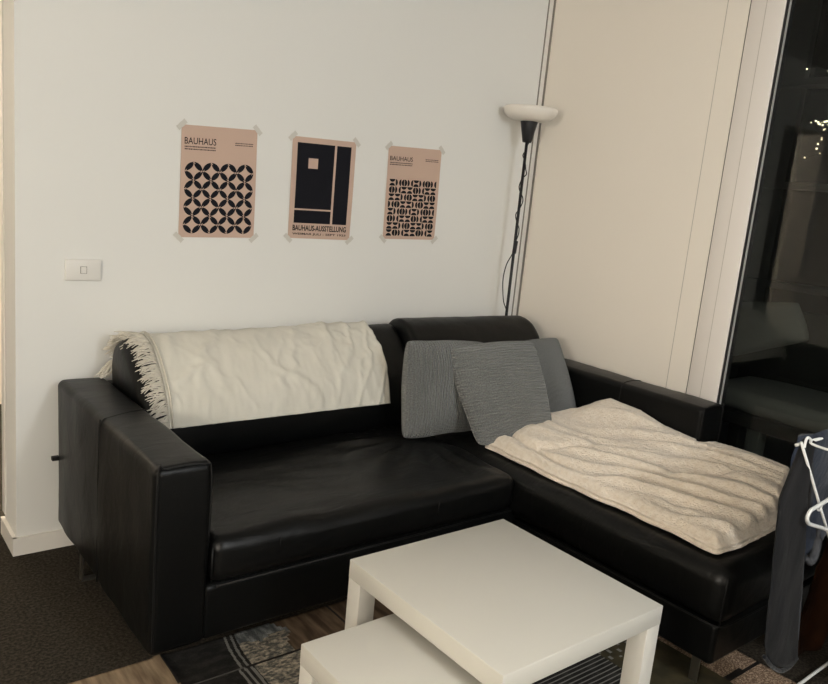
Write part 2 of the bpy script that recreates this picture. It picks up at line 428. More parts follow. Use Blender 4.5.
# piping of the left arm: front vertical edges, transverse seam
bm = bmesh.new()
tube(bm, spline([(SX0+.008, YF+.003, ZB+.02), (SX0+.008, YF+.002, ZT-.03), (SX0+.03, YF+.004, ZT-.003), (SX0+AW-.03, YF+.004, ZT-.003), (SX0+AW-.006, YF+.003, ZT-.03), (SX0+AW-.006, YF+.003, .42)], 6), .0028, 6)
link('seam', bm, 'seam', a)
bm = bmesh.new()
tube(bm, spline([(SX0-.003, -.545, ZB+.01), (SX0-.004, -.545, ZT-.05), (SX0+.004, -.545, ZT-.006), (SX0+.03, -.54, ZT+.0035), (SX0+AW-.02, -.50, ZT+.0035), (SX0+AW, -.50, ZT-.02)], 6), .0022, 6)
link('seam', bm, 'seam', a)
a2 = link('armrest', arm((SX1-AW, -1.25, .16), (SX1, YB, .668), 4.7), 'leather', sofa)
bm = bmesh.new()
tube(bm, spline([(SX1-AW+.006, -1.247, .44), (SX1-AW+.006, -1.248, .64), (SX1-AW+.03, -1.246, .667), (SX1-.03, -1.246, .667), (SX1-.006, -1.247, .64), (SX1-.006, -1.247, .3)], 6), .0028, 6)
link('seam', bm, 'seam', a2)
for yy in (-.42, -.85):
    bm = bmesh.new()
    tube(bm, spline([(SX1-AW-.003, yy, .45), (SX1-AW-.002, yy, .63), (SX1-AW+.02, yy, .672), (SX1-.03, yy, .672), (SX1-.0, yy, .64)], 6), .0022, 6)
    link('seam', bm, 'seam', a2)
# base frames
link('base', soft_box((SX0+AW-.01, -.99, ZB), (-.90, -.07, .285), .018, .06, (0, .003, 0), crease(7, .003, 4, 4)), 'leather', sofa)
link('chaise_base', soft_box((-.925, -1.826, .110), (SX1-.005, -.07, .245), .018, .06, (.002, .002, 0), crease(9, .003, 4, 4)), 'leather', sofa)
link('back_frame', soft_box((SX0+AW-.01, -.135, ZB), (SX1-AW+.01, YB, .64), .022, .06), 'leather', sofa)
# seat cushions
def seat_fn(w, n, s):
    if n.z > .2 or s[2] > .9:
        w = w.copy()
        # pull folds fanning from the back right corner, dip in the middle
        dx, dy = w.x+1.02, w.y+.50
        ang = math.atan2(dy, -dx); rad = math.hypot(dx, dy)
        w.z += .009*math.sin(ang*20+1.8*fbm(w.x*3, w.y*3))*math.exp(-((rad-.26)/.17)**2) + .006*fbm(w.x*3.2, w.y*7, 2, 2)
        w.z -= .010*math.exp(-(((w.x+1.55)/.35)**2+((w.y+.72)/.22)**2))
    return w + (n*fbm(w.x*5, w.y*5, w.z*5)*.004 if n.length > 0 else n)
sc = link('seat_cushion', soft_box((SX0+AW+.002, -1.005, .283), (-.940, -.30, .424), .045, .02, (0, .008, .012), seat_fn), 'leather_soft', sofa)
bm = bmesh.new()
tube(bm, [(SX0+AW+.008, -.996, .30), (SX0+AW+.008, -.996, .40)], .0025, 6)
link('seam', bm, 'seam', sc)
bm = bmesh.new()
tube(bm, [(SX0+AW+.02, -1.005, .287), (-.96, -1.005, .287)], .003, 6)
link('seam', bm, 'seam', sc)
for xs in (-1.93, -1.33):
    bm = bmesh.new()
    tube(bm, [(xs, -1.013, .345), (xs+.002, -1.012, .395)], .0015, 5)
    link('seam', bm, 'seam', sc)
def chaise_fn(w, n, s):
    return w + (n*fbm(w.x*5+3, w.y*5, w.z*5)*.005 if n.length > 0 else n)
cc = link('chaise_cushion', soft_box((-.938, -1.842, .243), (SX1-.002, -1.262, .420), .05, .03, (.006, .008, .006), chaise_fn), 'leather_soft', sofa)
cc2 = link('chaise_cushion', soft_box((-.938, -1.40, .2435), (SX1-AW+.004, -.30, .420), .05, .03, (.006, .0, .006), chaise_fn), 'leather_soft', sofa)
bm = bmesh.new()
tube(bm, [(-.935, -1.0, .246), (-.937, -1.78, .246), (-.934, -1.82, .246), (-.918, -1.836, .246), (-.88, -1.840, .246), (-.08, -1.840, .246)], .0026, 6)
link('seam', bm, 'seam', cc)
bm = bmesh.new()
tube(bm, spline([(-.925, -1.83, .25), (-.927, -1.832, .36), (-.915, -1.825, .395)], 4), .003, 6)
link('seam', bm, 'seam', cc)

# back cushions lofted from side profiles (y, z)
PR = [(-.100, .40), (-.065, .60), (-.060, .74), (-.085, .800), (-.138, .822), (-.196, .790), (-.264, .726), (-.322, .642), (-.355, .53), (-.350, .44), (-.30, .41)]
PL = [(-.100, .40), (-.065, .60), (-.060, .73), (-.100, .790), (-.177, .812), (-.272, .786), (-.350, .720), (-.405, .650), (-.440, .56), (-.430, .45), (-.34, .41)]
def prof_at(t):
    return [(a[0]*(1-t)+b_[0]*t, a[1]*(1-t)+b_[1]*t) for a, b_ in zip(PL, PR)]
def loft(x0, x1, prof, n=36, seed=0.0, endr=.05, wr=.004, endr1=None):
    bm = bmesh.new(); rings = []
    for i in range(n+1):
        t = i/n
        t = (1-math.cos(t*PI))/2*.5 + t*.5
        x = x0+(x1-x0)*t
        e = min(x-x0, x1-x); k = 1.0
        er = endr if (x-x0 < x1-x or endr1 is None) else endr1
        if e < er: k = math.sqrt(max(0.0, 1-(1-e/er)**2))
        pr = prof(t); cy = sum(p[0] for p in pr)/len(pr); cz = sum(p[1] for p in pr)/len(pr)
        inset = er*(1-k)
        ring = []
        for q in spline([(0, p[0], p[1]) for p in pr], 5, closed=True):
            dy, dz = q.y-cy, q.z-cz; L_ = math.hypot(dy, dz)
            f = max(0.02, (L_-inset)/L_)
            dn = fbm(x*5+seed, q.y*7, q.z*7)*wr
            ring.append(bm.verts.new((x, cy+dy*f*(1+dn/L_), cz+dz*f*(1+dn/L_))))
        rings.append(ring)
    for A, B in zip(rings, rings[1:]):
        m_ = len(A)
        for k in range(m_): bm.faces.new((A[k], A[(k+1) % m_], B[(k+1) % m_], B[k]))
    for R_ in (rings[0], rings[-1]): bm.faces.new(R_)
    return bm
bc = link('back_cushion', loft(-2.128, -.925, lambda t: prof_at(t), n=60, seed=2, endr1=.022), 'leather', sofa)
PQ = [(-.100, .40), (-.070, .60), (-.070, .77), (-.095, .828), (-.160, .850), (-.238, .826), (-.297, .765), (-.335, .66), (-.355, .53), (-.350, .44), (-.30, .41)]
bc2 = link('back_cushion', loft(-.918, -.118, lambda t: [(y-.02*t, z+(-.004*t if z > .7 else 0)) for y, z in PQ], n=60, seed=8, endr=.022, endr1=.05), 'leather', sofa)
# legs: flat steel strips with a foot
for (x, y) in ((-2.272, -.285), (-2.10, -.72), (-.875, -1.755), (-.10, -1.74), (-.10, -.3), (-1.15, -.72)):
    bm = bmesh.new()
    box(bm, (x-.003, y-.014, .004), (x+.003, y+.014, .13), .001); box(bm, (x-.003, y-.014, 0), (x+.045, y+.014, .005), .001)
    link('leg', bm, 'chrome', sofa, smooth=False)
bm = bmesh.new(); box(bm, (SX0-.020, -.075, .362), (SX0+.004, -.055, .376), .002)
link('pull_tab', bm, 'seam', sofa, smooth=False)

# ------------------------------------------------------------------ throw on the back cushion
XT0, XT1 = -2.045, -1.080
def throw_prof(t, off):
    f = ss(0, 1, (t*(XT1-XT0)+XT0+2.128)/(2.128-.955))
    f = (t*(XT1-XT0)+XT0+2.128)/(2.128-.955)
    pr = prof_at(f)[2:9]
    pts = spline([(0, p[0], p[1]) for p in pr], 12)
    # stop at the hem
    return pts
def throw_point(u, v, lift=0.0):
    pts = throw_prof(u, 0); n = len(pts)
    hem = 1.0
    s = v*hem*(n-1); i = min(int(s), n-2); fr = s-i
    p = pts[i].lerp(pts[i+1], fr); t = (pts[min(i+2, n-1)]-pts[max(i-1, 0)]).normalized()
    nr = Vector((0, t.z, -t.y))
    if nr.y > 0 and v > .3: nr = -nr
    if v <= .3 and nr.z < 0: nr = -nr
    x = XT0+(XT1-XT0)*u
    x += .012*math.sin(v*7+1)*(1-abs(2*u-1))
    return Vector((x, p.y, p.z)) + nr*lift, nr
bm = bmesh.new(); NU, NV = 150, 70; G = {}
for i in range(NU+1):
    for j in range(NV+1):
        u, v = i/NU, j/NV
        q, nr = throw_point(u, v)
        wr = fbm(u*9+v*1.6, v*2.2, 3.1)*.006
        x_ = u*22 - v*5 + 2.2*fbm(u*3, v*2.5, 1.0)
        wr += max(0, math.sin(x_))**4*.009*ss(.15, .6, v)*(.5+.7*fbm(u*5, v*3, 9))
        x2 = u*60 + v*16 + 3*fbm(u*4, v*3, 5)
        wr += max(0, math.sin(x2))**3*.007*ss(.6, .85, u)*ss(.15, .35, v)
        x3 = u*15 + v*9 + 2.6*fbm(u*4, v*4, 21)
        x4 = u*48 - v*7 + 5*fbm(u*5, v*3, 33); wr += max(0, math.sin(x4))**3*.0045*ss(.1, .3, v)*max(0, .3+fbm(u*4, v*4, 41))
        wr += max(0, math.sin(x3))**6*.006*ss(.1, .35, v)*ss(.98, .7, v)
        d = .011 + wr
        G[i, j] = bm.verts.new(q + nr*d)
for i in range(NU):
    for j in range(NV): bm.faces.new((G[i, j], G[i+1, j], G[i+1, j+1], G[i, j+1]))
thr = link('throw_blanket', bm, 'throw')
sd = thr.modifiers.new('thick', 'SOLIDIFY'); sd.thickness = .005; sd.offset = -1
tag(thr, 'thin cream cotton throw with a fringed end, draped over the sofa backrest', 'blanket')
bm = bmesh.new()
tube(bm, [throw_point(.012, v/30, .018)[0] for v in range(31)], .0028, 6)
link('hem', bm, 'fringe', thr)
bm = bmesh.new(); rf = random.Random(5)
for k in range(210):
    v = (k+rf.random())/210*1.0
    q, nr = throw_point(0, v, .012)
    L_ = rf.uniform(.065, .105)*(1-.25*v); dn = rf.uniform(-.2, .9); drop = rf.uniform(.15, .7)
    q2, _ = throw_point(0, min(1, v+.03), .012)
    down = (q2-q).normalized() if v < .95 else Vector((0, 0, -1))
    pts = []
    cur = Vector(q); dirn = (Vector((-1, 0, 0)) + down*rf.uniform(-.3, .5) + nr*rf.uniform(.0, .35)).normalized()
    for s_ in range(6):
        pts.append(cur.copy()); cur += dirn*L_/5
        dirn = (dirn + Vector((rf.uniform(-.15, .15), rf.uniform(-.15, .15), -.16*drop*2))).normalized()
    tube(bm, pts, [.0026, .0030, .0028, .0026, .0022, .0012], 5)
for k in range(16):   # strands lying on the arm behind the cushion end
    y0 = rf.uniform(-.10, -.06); q = Vector((-2.105+rf.uniform(-.008, .008), y0, .712))
    pts = [q, q+Vector((-.022, .0, -.012)), q+Vector((-.035+rf.uniform(-.02, .01), -.01, -.032)), q+Vector((-.045+rf.uniform(-.03, .01), -.012, -.052))]
    tube(bm, spline(pts, 3), .0028, 5)
link('fringe', bm, 'fringe', thr)

# ------------------------------------------------------------------ knitted cushions
def kn(t, u, v, s):
    return t*(1+.10*fbm(u*1.8+s, v*1.8, s*3))
PILL = []
def pixdepth(u, v, P, k=1.0):
    """a point of the place seen in direction (u, v), as far away as P"""
    z = (Vector(P)-CAM).dot(_fw)*k
    return CAM + (_fw + RT*((u-414)/FPX) + UP*((342-v)/FPX))*z
kc = [
 ('knit_a', [(-1.138, -.499, .838), (-.728, -.542, .824), (-.742, -.566, .436), (-1.139, -.537, .430)], .135,
  'grey knitted cushion with upright ribs, leftmost of the three against the backrest'),
 ('knit_c', [(-.530, -.40, .768), (-.182, -.46, .805), (-.190, -.66, .448), (-.560, -.60, .430)], .11,
  'grey knitted cushion mostly hidden behind the front one, next to the right arm'),
 ('knit_b', [(-.965, -.535, .812), (-.521, -.616, .839), (-.535, -.812, .466), (-.915, -.745, .437)], .135,
  'grey knitted cushion with level ribs, in front of the other two, touching the cream fleece'),
]
for mt, c4, T, lab in kc:
    o = link('cushion', quad_cushion(c4, T, 40, 2.6, .022, kn), mt)
    tag(o, lab, 'cushion', 'grey knitted cushions on the sofa')

# ------------------------------------------------------------------ fleece blanket on the chaise
def interp(tab, x):
    if x <= tab[0][0]: return tab[0][1]
    for (a, fa), (b_, fb) in zip(tab, tab[1:]):
        if x <= b_: 
            t = (x-a)/(b_-a); return fa+(fb-fa)*t
    return tab[-1][1]
FRONT = [(-.88, -1.742), (-.865, -1.752), (-.752, -1.760), (-.60, -1.752), (-.49, -1.74), (-.40, -1.715), (-.24, -1.655), (-.10, -1.60)]
BACK = [(-.88, -.765), (-.84, -.735), (-.76, -.695), (-.67, -.672), (-.5, -.69), (-.35, -.70), (-.27, -.745), (-.185, -.79), (-.1, -.80)]
RIGHT = [(-1.62, -.095), (-1.40, -.085), (-1.30, -.10), (-1.262, -.188), (-.80, -.192)]
HR = [(-1.62, .10), (-1.30, .108), (-1.1, .125), (-.98, .155), (-.82, .165), (-.75, .13)]
NX, NY = 150, 200; G = {}
def bl_xy(s, t):
    # s 0..1 left->right, t 0..1 back->front
    xl = -.858 - .008*t + .006*math.sin(t*9+1) + .004*math.sin(t*31)
    x = xl + (-.14-xl)*s
    y = interp(BACK, x)*(1-t) + interp(FRONT, x)*t
    xr = interp(RIGHT, y)
    x = xl + (xr-xl)*s
    y = interp(BACK, x)*(1-t) + interp(FRONT, x)*t
    return x, y
Z0 = .427
def bl_h(x, y, s, t):
    w_ = (x+.86)/.75; q = (y+1.75)/1.05     # q 0 front, 1 back
    h = .055 + .035*ss(0, .6, w_) 
    h += (interp(HR, y)-.085)*ss(.45, 1.0, s)
    h += .028*math.exp(-(((x+.66)/.16)**2 + ((y+.86)/.14)**2))        # puffed end by the cushions
    h += .020*math.exp(-(((x+.45)/.2)**2 + ((y+1.60)/.12)**2))
    # long folds running lengthwise, drifting towards the right front
    wx = .060*fbm(x*2.2, y*1.8, 2, 2) + .020*fbm(x*6, y*3.5, 8, 2)
    ph = (x*.95 + (y+1.2)*.33 + wx)
    edge = ss(.0, .10, s)*ss(1.0, .86, s)
    f1 = (.5+.5*math.sin(ph*62+1.2))**1.6; f2 = (.5+.5*math.sin(ph*133+2+2*fbm(x*3, y*3, 3, 2)))**1.6
    h += edge*(.021*(f1-.3)*(.35+.65*ss(.85, .45, q))*ss(-.35, .35, fbm(x*4, y*2.2, 31, 2)+.25) + .011*(f2-.3)*ss(.75, .2, q)*ss(-.2, .4, fbm(x*5, y*3, 13, 2)))
    h -= .022*math.exp(-((x+.795-.02*math.sin(y*7))/.014)**2)*ss(-1.35, -1.0, y)*ss(.02, .06, t)   # crease beside the turned-in edge
    cr = (y+1.02) + .55*(x+.66); h -= .024*math.exp(-(cr/.022)**2)*math.exp(-((x+.68)/.10)**2)
    cr = (y+1.42) + .9*(x+.5); h -= .016*math.exp(-(cr/.03)**2)*math.exp(-((x+.5)/.16)**2)
    h += .020*fbm(x*3.2, y*3.2, 4, 2)*edge + .0016*fbm(x*60, y*60, 1, 2)
    return h
bm = bmesh.new()
for i in range(NX+1):
    for j in range(NY+1):
        s, t = i/NX, j/NY
        x, y = bl_xy(s, t); h = bl_h(x, y, s, t)
        ws = (x+.87); d = min(s*.75, (1-s)*.75*(2.5 if y > -1.25 else 1), t*1.0, (1-t)*1.0)
        k = 1-max(0, 1-d/.035)**2
        z = Z0 + .032 + (h-.032)*math.sqrt(max(0, k)) 
        G[i, j] = bm.verts.new((x, y, z))
for i in range(NX):
    for j in range(NY): bm.faces.new((G[i, j], G[i, j+1], G[i+1, j+1], G[i+1, j]))
ring = [(i, 0) for i in range(NX)] + [(NX, j) for j in range(NY)] + [(i, NY) for i in range(NX, 0, -1)] + [(0, j) for j in range(NY, 0, -1)]
prev = [G[r] for r in ring]; nR = len(ring)
cen = Vector((-.5, -1.22, 0))
outs = []
for q in range(nR):
    a_, b_ = G[ring[q-3]].co, G[ring[(q+3) % nR]].co; tt = (b_-a_); n_ = Vector((tt.y, -tt.x, 0))
    if n_.length < 1e-6: n_ = (G[ring[q]].co-cen)
    n_.z = 0; n_.normalize()
    if n_.dot(G[ring[q]].co-cen) < 0: n_ = -n_
    outs.append(n_)
basez = [v.co.z for v in prev]; base = [v.co.copy() for v in prev]
for st in range(1, 11):
    t = st/10; cur = []
    for q in range(nR):
        off = .008*abs(math.sin(t*2*PI))+.006*t*(t < .99) + .004*fbm(base[q].x*14, base[q].y*14, t*3) - (.010 if t > .99 else 0)
        if base[q].x > -.21 and base[q].y > -1.27: off = 0
        p = base[q] + outs[q]*off; p.z = basez[q]*(1-t) + (Z0)*t
        cur.append(bm.verts.new(p))
    for q in range(nR): bm.faces.new((prev[q], prev[(q+1) % nR], cur[(q+1) % nR], cur[q]))
    prev = cur
bm.faces.new(prev)
bl = link('fleece_blanket', bm, 'sherpa')
tag(bl, 'thick fluffy cream fleece blanket spread in folds over the sofa chaise', 'blanket')

# ------------------------------------------------------------------ nesting tables
def table(x0, y0, x1, y1, zt, label, th=.050, leg=.052):
    t = thing('side_table', label, 'table', ((x0+x1)/2, (y0+y1)/2, 0), 'white nesting tables')
    bx('tabletop', (x0, y0, zt-th), (x1, y1, zt), 'lack', t, bev=.0018)
    for (a_, b_) in ((0, 0), (1, 0), (0, 1), (1, 1)):
        lx_ = x0 if not a_ else x1-leg; ly_ = y0 if not b_ else y1-leg
        e = .0008
        bx('leg', (lx_+(e if not a_ else 0), ly_+(e if not b_ else 0), 0.008), (lx_+leg-(e if a_ else 0), ly_+leg-(e if b_ else 0), zt-th), 'lack_edge', t, bev=.001)
    return t
table(-1.914, -1.898, -1.364, -1.341, .4737, 'large square white coffee table, the taller one of the pair, in front of the sofa')
table(-2.146, -1.860, -1.792, -1.505, .400, 'small low white table tucked partly under the larger white table')

# ------------------------------------------------------------------ rug (printed patchwork)
names = ['rug_tan', 'rug_tan2', 'rug_black', 'rug_stripe', 'rug_grey', 'rug_cold', 'rug_olive', 'rug_seam', 'rug_ridge', 'rug_pile']
IDX = {n: i for i, n in enumerate(names)}
def rug_mat(x, y):
    if abs(y+1.016) < .005 + 0: return 'rug_ridge' if x < -2.02 else 'rug_seam'
    if -2.212 < x < -2.206 and y > -1.0: return 'rug_seam'
    if y > -1.016:     # first row
        if x < -2.206: return 'rug_tan'
        k = x + 1.973 - .15*(y+.842) - .004*math.sin((y+.84)*21)
        if -.036 < k < -.028 or -.017 < k < -.009: return 'rug_stripe'
        if k < 0: return 'rug_black'
        if x < -1.838 + .02*math.sin(y*40): return 'rug_cold' if y > -.905+.012*math.sin(x*50) else 'rug_grey'
        if x > -1.640 and x < -1.632: return 'rug_seam'
        return 'rug_tan2'
    if y > -1.36:
        if x < -2.30: return 'rug_tan2'
        k = x + 1.998 - .004*math.sin((y+.84)*21)
        if -.049 < k < -.041 or -.031 < k < -.023 or -.013 < k < -.004: return 'rug_stripe'
        if k < 0: return 'rug_black'
        if x < -1.76: return 'rug_grey'
        if x < -1.45: return 'rug_tan2'
        return 'rug_olive'
    if y > -1.66 and -1.42 < x < -1.02:
        return 'rug_stripe' if (y*100) % 1.6 < .35 else 'rug_black'
    if x > -1.02 and y > -1.70 and x < -.77: return 'rug_olive' if (y < -1.56 or (x*100+y*30) % 3.2 > .5) else 'rug_stripe'
    if x > -.77 and y < -1.55:
        if abs(y+1.812+(x+.7)*.05) < .009: return 'rug_seam'
        return 'rug_pile'
    if x < -1.7: return 'rug_tan2' if y > -1.9 else 'rug_grey'
    return 'rug_olive' if x > -1.1 else 'rug_black'
def cuts(a, b, step, extra):
    t = [a]; 
    while t[-1]+step < b: t.append(t[-1]+step)
    t.append(b); t = sorted(t+[e for e in extra if a < e < b]); return t
RX = cuts(-2.56, -.585, .012, [-2.212, -2.206, -1.64, -1.632]); 
# finer around the stripes
RX = sorted(set([round(v, 4) for v in RX] + [round(-2.06+.0025*k, 4) for k in range(56)]))
RY = sorted(set([round(v, 4) for v in cuts(-2.35, -.842, .012, [])] + [-1.021, -1.011] + [round(-1.66+.004*k, 4) for k in range(60)]))
bm = bmesh.new(); V = {}
def rug_z(x, y):
    z = .009 + .0015*fbm(x*5, y*5)
    z += .010*math.exp(-((x+2.212+.06*(y+.85))/.012)**2)*ss(-1.06, -.95, y)       # ripple at the left end
    z += .004*math.exp(-((y+1.0195)/.004)**2)*(1 if x < -2.02 else .2)
    return z
for i, x in enumerate(RX):
    for j, y in enumerate(RY):
        V[i, j] = bm.verts.new((x, y, rug_z(x, y)))
for i in range(len(RX)-1):
    for j in range(len(RY)-1):
        f = bm.faces.new((V[i, j], V[i+1, j], V[i+1, j+1], V[i, j+1]))
        f.material_index = IDX[rug_mat((RX[i]+RX[i+1])/2, (RY[j]+RY[j+1])/2)]
def skirt(idx):
    vs = [V[k] for k in idx]; lo_ = [bm.verts.new((v.co.x, v.co.y, .0005)) for v in vs]
    for a_, b_, c_, d_ in zip(vs, vs[1:], lo_[1:], lo_): bm.faces.new((a_, b_, c_, d_)).material_index = IDX['rug_tan2']
nX, nY = len(RX)-1, len(RY)-1
skirt([(i, nY) for i in range(nX+1)]); skirt([(i, 0) for i in range(nX+1)]); skirt([(0, j) for j in range(nY+1)]); skirt([(nX, j) for j in range(nY+1)])
rug = link('patchwork_rug', bm, names)
tag(rug, 'patchwork rug of tan, black, striped and silvery pieces under the tables and sofa', 'rug')

# ------------------------------------------------------------------ floor lamp in the corner
LX, LY = -.203, -.127
lamp = thing('floor_lamp', 'black uplighter floor lamp with a white bowl shade, in the corner behind the sofa', 'lamp', (LX, LY, 0))
bm = bmesh.new(); lathe(bm, [(0, 0), (.105, 0), (.110, .006), (.110, .016), (.095, .024), (.03, .030), (.012, .045), (0, .045)], LX+.0, LY-.0, 40)
link('base', bm, 'blackp', lamp)
bm = bmesh.new(); tube(bm, [(LX, LY, .03), (LX, LY, .9), (LX, LY, 1.70)], .0075, 12); link('pole', bm, 'blackp', lamp)
bm = bmesh.new(); lathe(bm, [(0, 1.688), (.020, 1.688), (.0225, 1.692), (.0435, 1.795), (.0435, 1.799), (0, 1.799)], LX, LY, 32)
link('socket', bm, 'blackp', lamp)
prof = [(.030, 1.786), (.055, 1.786), (.082, 1.791), (.105, 1.801), (.121, 1.815), (.129, 1.830), (.1305, 1.840), (.128, 1.847), (.122, 1.850), (.117, 1.846), (.120, 1.836), (.117, 1.824), (.105, 1.811), (.085, 1.802), (.03, 1.797), (0, 1.797)]
bm = bmesh.new(); lathe(bm, [(0, 1.786)]+[(p.x, p.z) for p in spline([(a_, 0, z_) for a_, z_ in prof], 3)], LX, LY, 48)
link('lamp_shade', bm, 'shade', lamp)
bm = bmesh.new()
cp = []
rc = random.Random(4)
for k in range(22):
    z = 1.69 - k*.0215; a_ = k*.9+rc.uniform(-.5, .5); w_ = .010+.010*rc.random()
    cp.append((LX-.008+w_*math.cos(a_), LY-.010+.009*math.sin(a_), z))
cp += [(LX-.014, LY-.014, 1.20), (LX-.020, LY-.010, 1.15), (LX-.036, LY+.003, 1.10), (LX-.044, LY+.008, 1.04), (LX-.040, LY+.008, .98), (LX-.030, LY-.0, .91), (LX-.012, LY-.012, .85), (LX-.01, LY-.012, .7), (LX-.01, LY-.012, .05)]
tube(bm, spline(cp, 4), .0028, 6)
link('power_cord', bm, 'blackp', lamp)
bm = bmesh.new(); box(bm, (-.009, -.008, -.032), (.009, .008, .032), .004)
o = link('switch', bm, 'blackp', lamp); o.matrix_parent_inverse = Matrix.Identity(4); o.location = (-.012, -.016, 1.185); o.rotation_euler = (0, .08, 0)

# ------------------------------------------------------------------ light switch
sw = thing('light_switch', 'white rectangular light switch plate on the wall above the left sofa arm', 'switch', (-2.2025, 0, 1.029))
bx('plate', (-2.262, -.010, .991), (-2.143, 0, 1.066), 'plastic', sw, bev=.003, seg=3)
bx('rocker_frame', (-2.2135, -.0112, 1.0165), (-2.1915, -.008, 1.0415), 'greyline', sw)
bm = bmesh.new(); box(bm, (-2.2115, -.0150, 1.018), (-2.1935, -.009, 1.040), .0015)
link('rocker', bm, 'plastic', sw, smooth=False)

# ------------------------------------------------------------------ posters
def text_polys(s, size, bold=0.0, sx=1.0):
    cu = bpy.data.curves.new('lettering', 'FONT'); cu.body = s; cu.size = size; cu.offset = bold; cu.resolution_u = 3
    cu.fill_mode = 'FRONT'
    o = bpy.data.objects.new('lettering', cu); COL.objects.link(o)
    dg = bpy.context.evaluated_depsgraph_get(); e = o.evaluated_get(dg); me = e.to_mesh()
    vs = [v.co.copy() for v in me.vertices]; fs = [tuple(p.vertices) for p in me.polygons]
    e.to_mesh_clear(); bpy.data.objects.remove(o); bpy.data.curves.remove(cu)
    x0 = min(v.x for v in vs); x1 = max(v.x for v in vs); y0 = min(v.y for v in vs); y1 = max(v.y for v in vs)
    return [((v.x-x0)/(x1-x0), (v.y-y0)/(y1-y0)) for v in vs], fs
def poster(corners, design, label, n=12):
    """corners: TL, TR, BR, BL as (x, z) on the wall"""
    (ax_, az), (bx_, bz), (cx_, cz), (dx_, dz) = corners
    def P(u, v, lift=0.0):      # u right, v down, 0..1
        x = (ax_*(1-u)+bx_*u)*(1-v) + (dx_*(1-u)+cx_*u)*v
        z = (az*(1-u)+bz*u)*(1-v) + (dz*(1-u)+cz*u)*v
        y = -.0022 - .0015*(1+math.sin(u*5+v*3))*(.5+.5*math.sin(v*4)) - lift
        return (x, y, z)
    bm = bmesh.new(); g = {}
    for i in range(n+1):
        for j in range(n+1):
            g[i, j, 0] = bm.verts.new(P(i/n, j/n)); q = P(i/n, j/n, -.0006); g[i, j, 1] = bm.verts.new(q)
    for i in range(n):
        for j in range(n):
            bm.faces.new((g[i, j, 0], g[i, j+1, 0], g[i+1, j+1, 0], g[i+1, j, 0])); bm.faces.new((g[i, j, 1], g[i+1, j, 1], g[i+1, j+1, 1], g[i, j+1, 1]))
    for i in range(n):
        bm.faces.new((g[i, 0, 0], g[i+1, 0, 0], g[i+1, 0, 1], g[i, 0, 1])); bm.faces.new((g[i, n, 0], g[i, n, 1], g[i+1, n, 1], g[i+1, n, 0]))
        bm.faces.new((g[0, i, 0], g[0, i, 1], g[0, i+1, 1], g[0, i+1, 0])); bm.faces.new((g[n, i, 0], g[n, i+1, 0], g[n, i+1, 1], g[n, i, 1]))
    def ink(poly, mi=1, lift=.0007):
        try: f = bm.faces.new([bm.verts.new(P(u, v, lift)) for u, v in poly]); f.material_index = mi
        except ValueError: pass
    def rect(u0, v0, u1, v1, mi=1, lift=.0007, k=6):
        for a_ in range(k):
            for b_ in range(k):
                p = [(u0+(u1-u0)*(a_+i)/k, v0+(v1-v0)*(b_+j)/k) for i, j in ((0, 0), (0, 1), (1, 1), (1, 0))]
                ink(p, mi, lift)
    def text(s, u0, v0, u1, v1, bold=0.0, mi=1):
        vs, fs = text_polys(s, 1.0, bold)
        B = [bm.verts.new(P(u0+(u1-u0)*a_, v1+(v0-v1)*b_, .0007)) for a_, b_ in vs]
        for f in fs:
            try: bm.faces.new([B[k] for k in f]).material_index = mi
            except ValueError: pass
    design(ink, rect, text)
    me = bpy.data.meshes.new('poster')
    for q in ('paper', 'ink'): me.materials.append(M[q])
    bm.normal_update(); bm.to_mesh(me); bm.free()
    o = bpy.data.objects.new('poster', me); COL.objects.link(o)
    tag(o, label, 'poster', 'taped posters above the sofa')
    for (u, v, sg) in ((0, 0, -1), (1, 0, 1), (1, 1, -1), (0, 1, 1)):
        x, y, z = P(u, v); b2 = bmesh.new(); a_ = sg*math.radians(45 if v == 0 else 42); a_ = -a_ if False else a_
        d = Vector((math.cos(a_), 0, -math.sin(a_))); e = Vector((d.z, 0, -d.x)); L_ = .021; W = .009
        vv = []
        nn = 6
        for yy in (-.0048, -.0040):
            row = []
            for k in range(nn+1):
                t = -1+2*k/nn; lift = yy + (.0035 if abs(t) > .6 else 0)*0
                for sgn in (-1, 1): row.append(b2.verts.new(Vector((x, lift, z)) + d*L_*t + e*(W*sgn + .0006*math.sin(k*2+sgn))))
            vv.append(row)
        for r_ in vv:
            for k in range(nn): b2.faces.new((r_[2*k], r_[2*k+1], r_[2*k+3], r_[2*k+2]))
        F, Bk = vv
        for k in range(nn):
            b2.faces.new((F[2*k], F[2*k+2], Bk[2*k+2], Bk[2*k])); b2.faces.new((F[2*k+1], Bk[2*k+1], Bk[2*k+3], F[2*k+3]))
        b2.faces.new((F[0], Bk[0], Bk[1], F[1])); b2.faces.new((F[-2], F[-1], Bk[-1], Bk[-2]))
        link('tape', b2, 'tape', o, smooth=False)
    return o
def small_lines(rect_, rows):
    rr = random.Random(11)
    for (u0, u1, v, h) in rows:
        u = u0
        while u < u1-.004:
            w_ = rr.uniform(.006, .016); w_ = min(w_, u1-u)
            rect_(u, v, u+w_, v+h, 1, .0007, 1); u += w_ + rr.uniform(.003, .006)
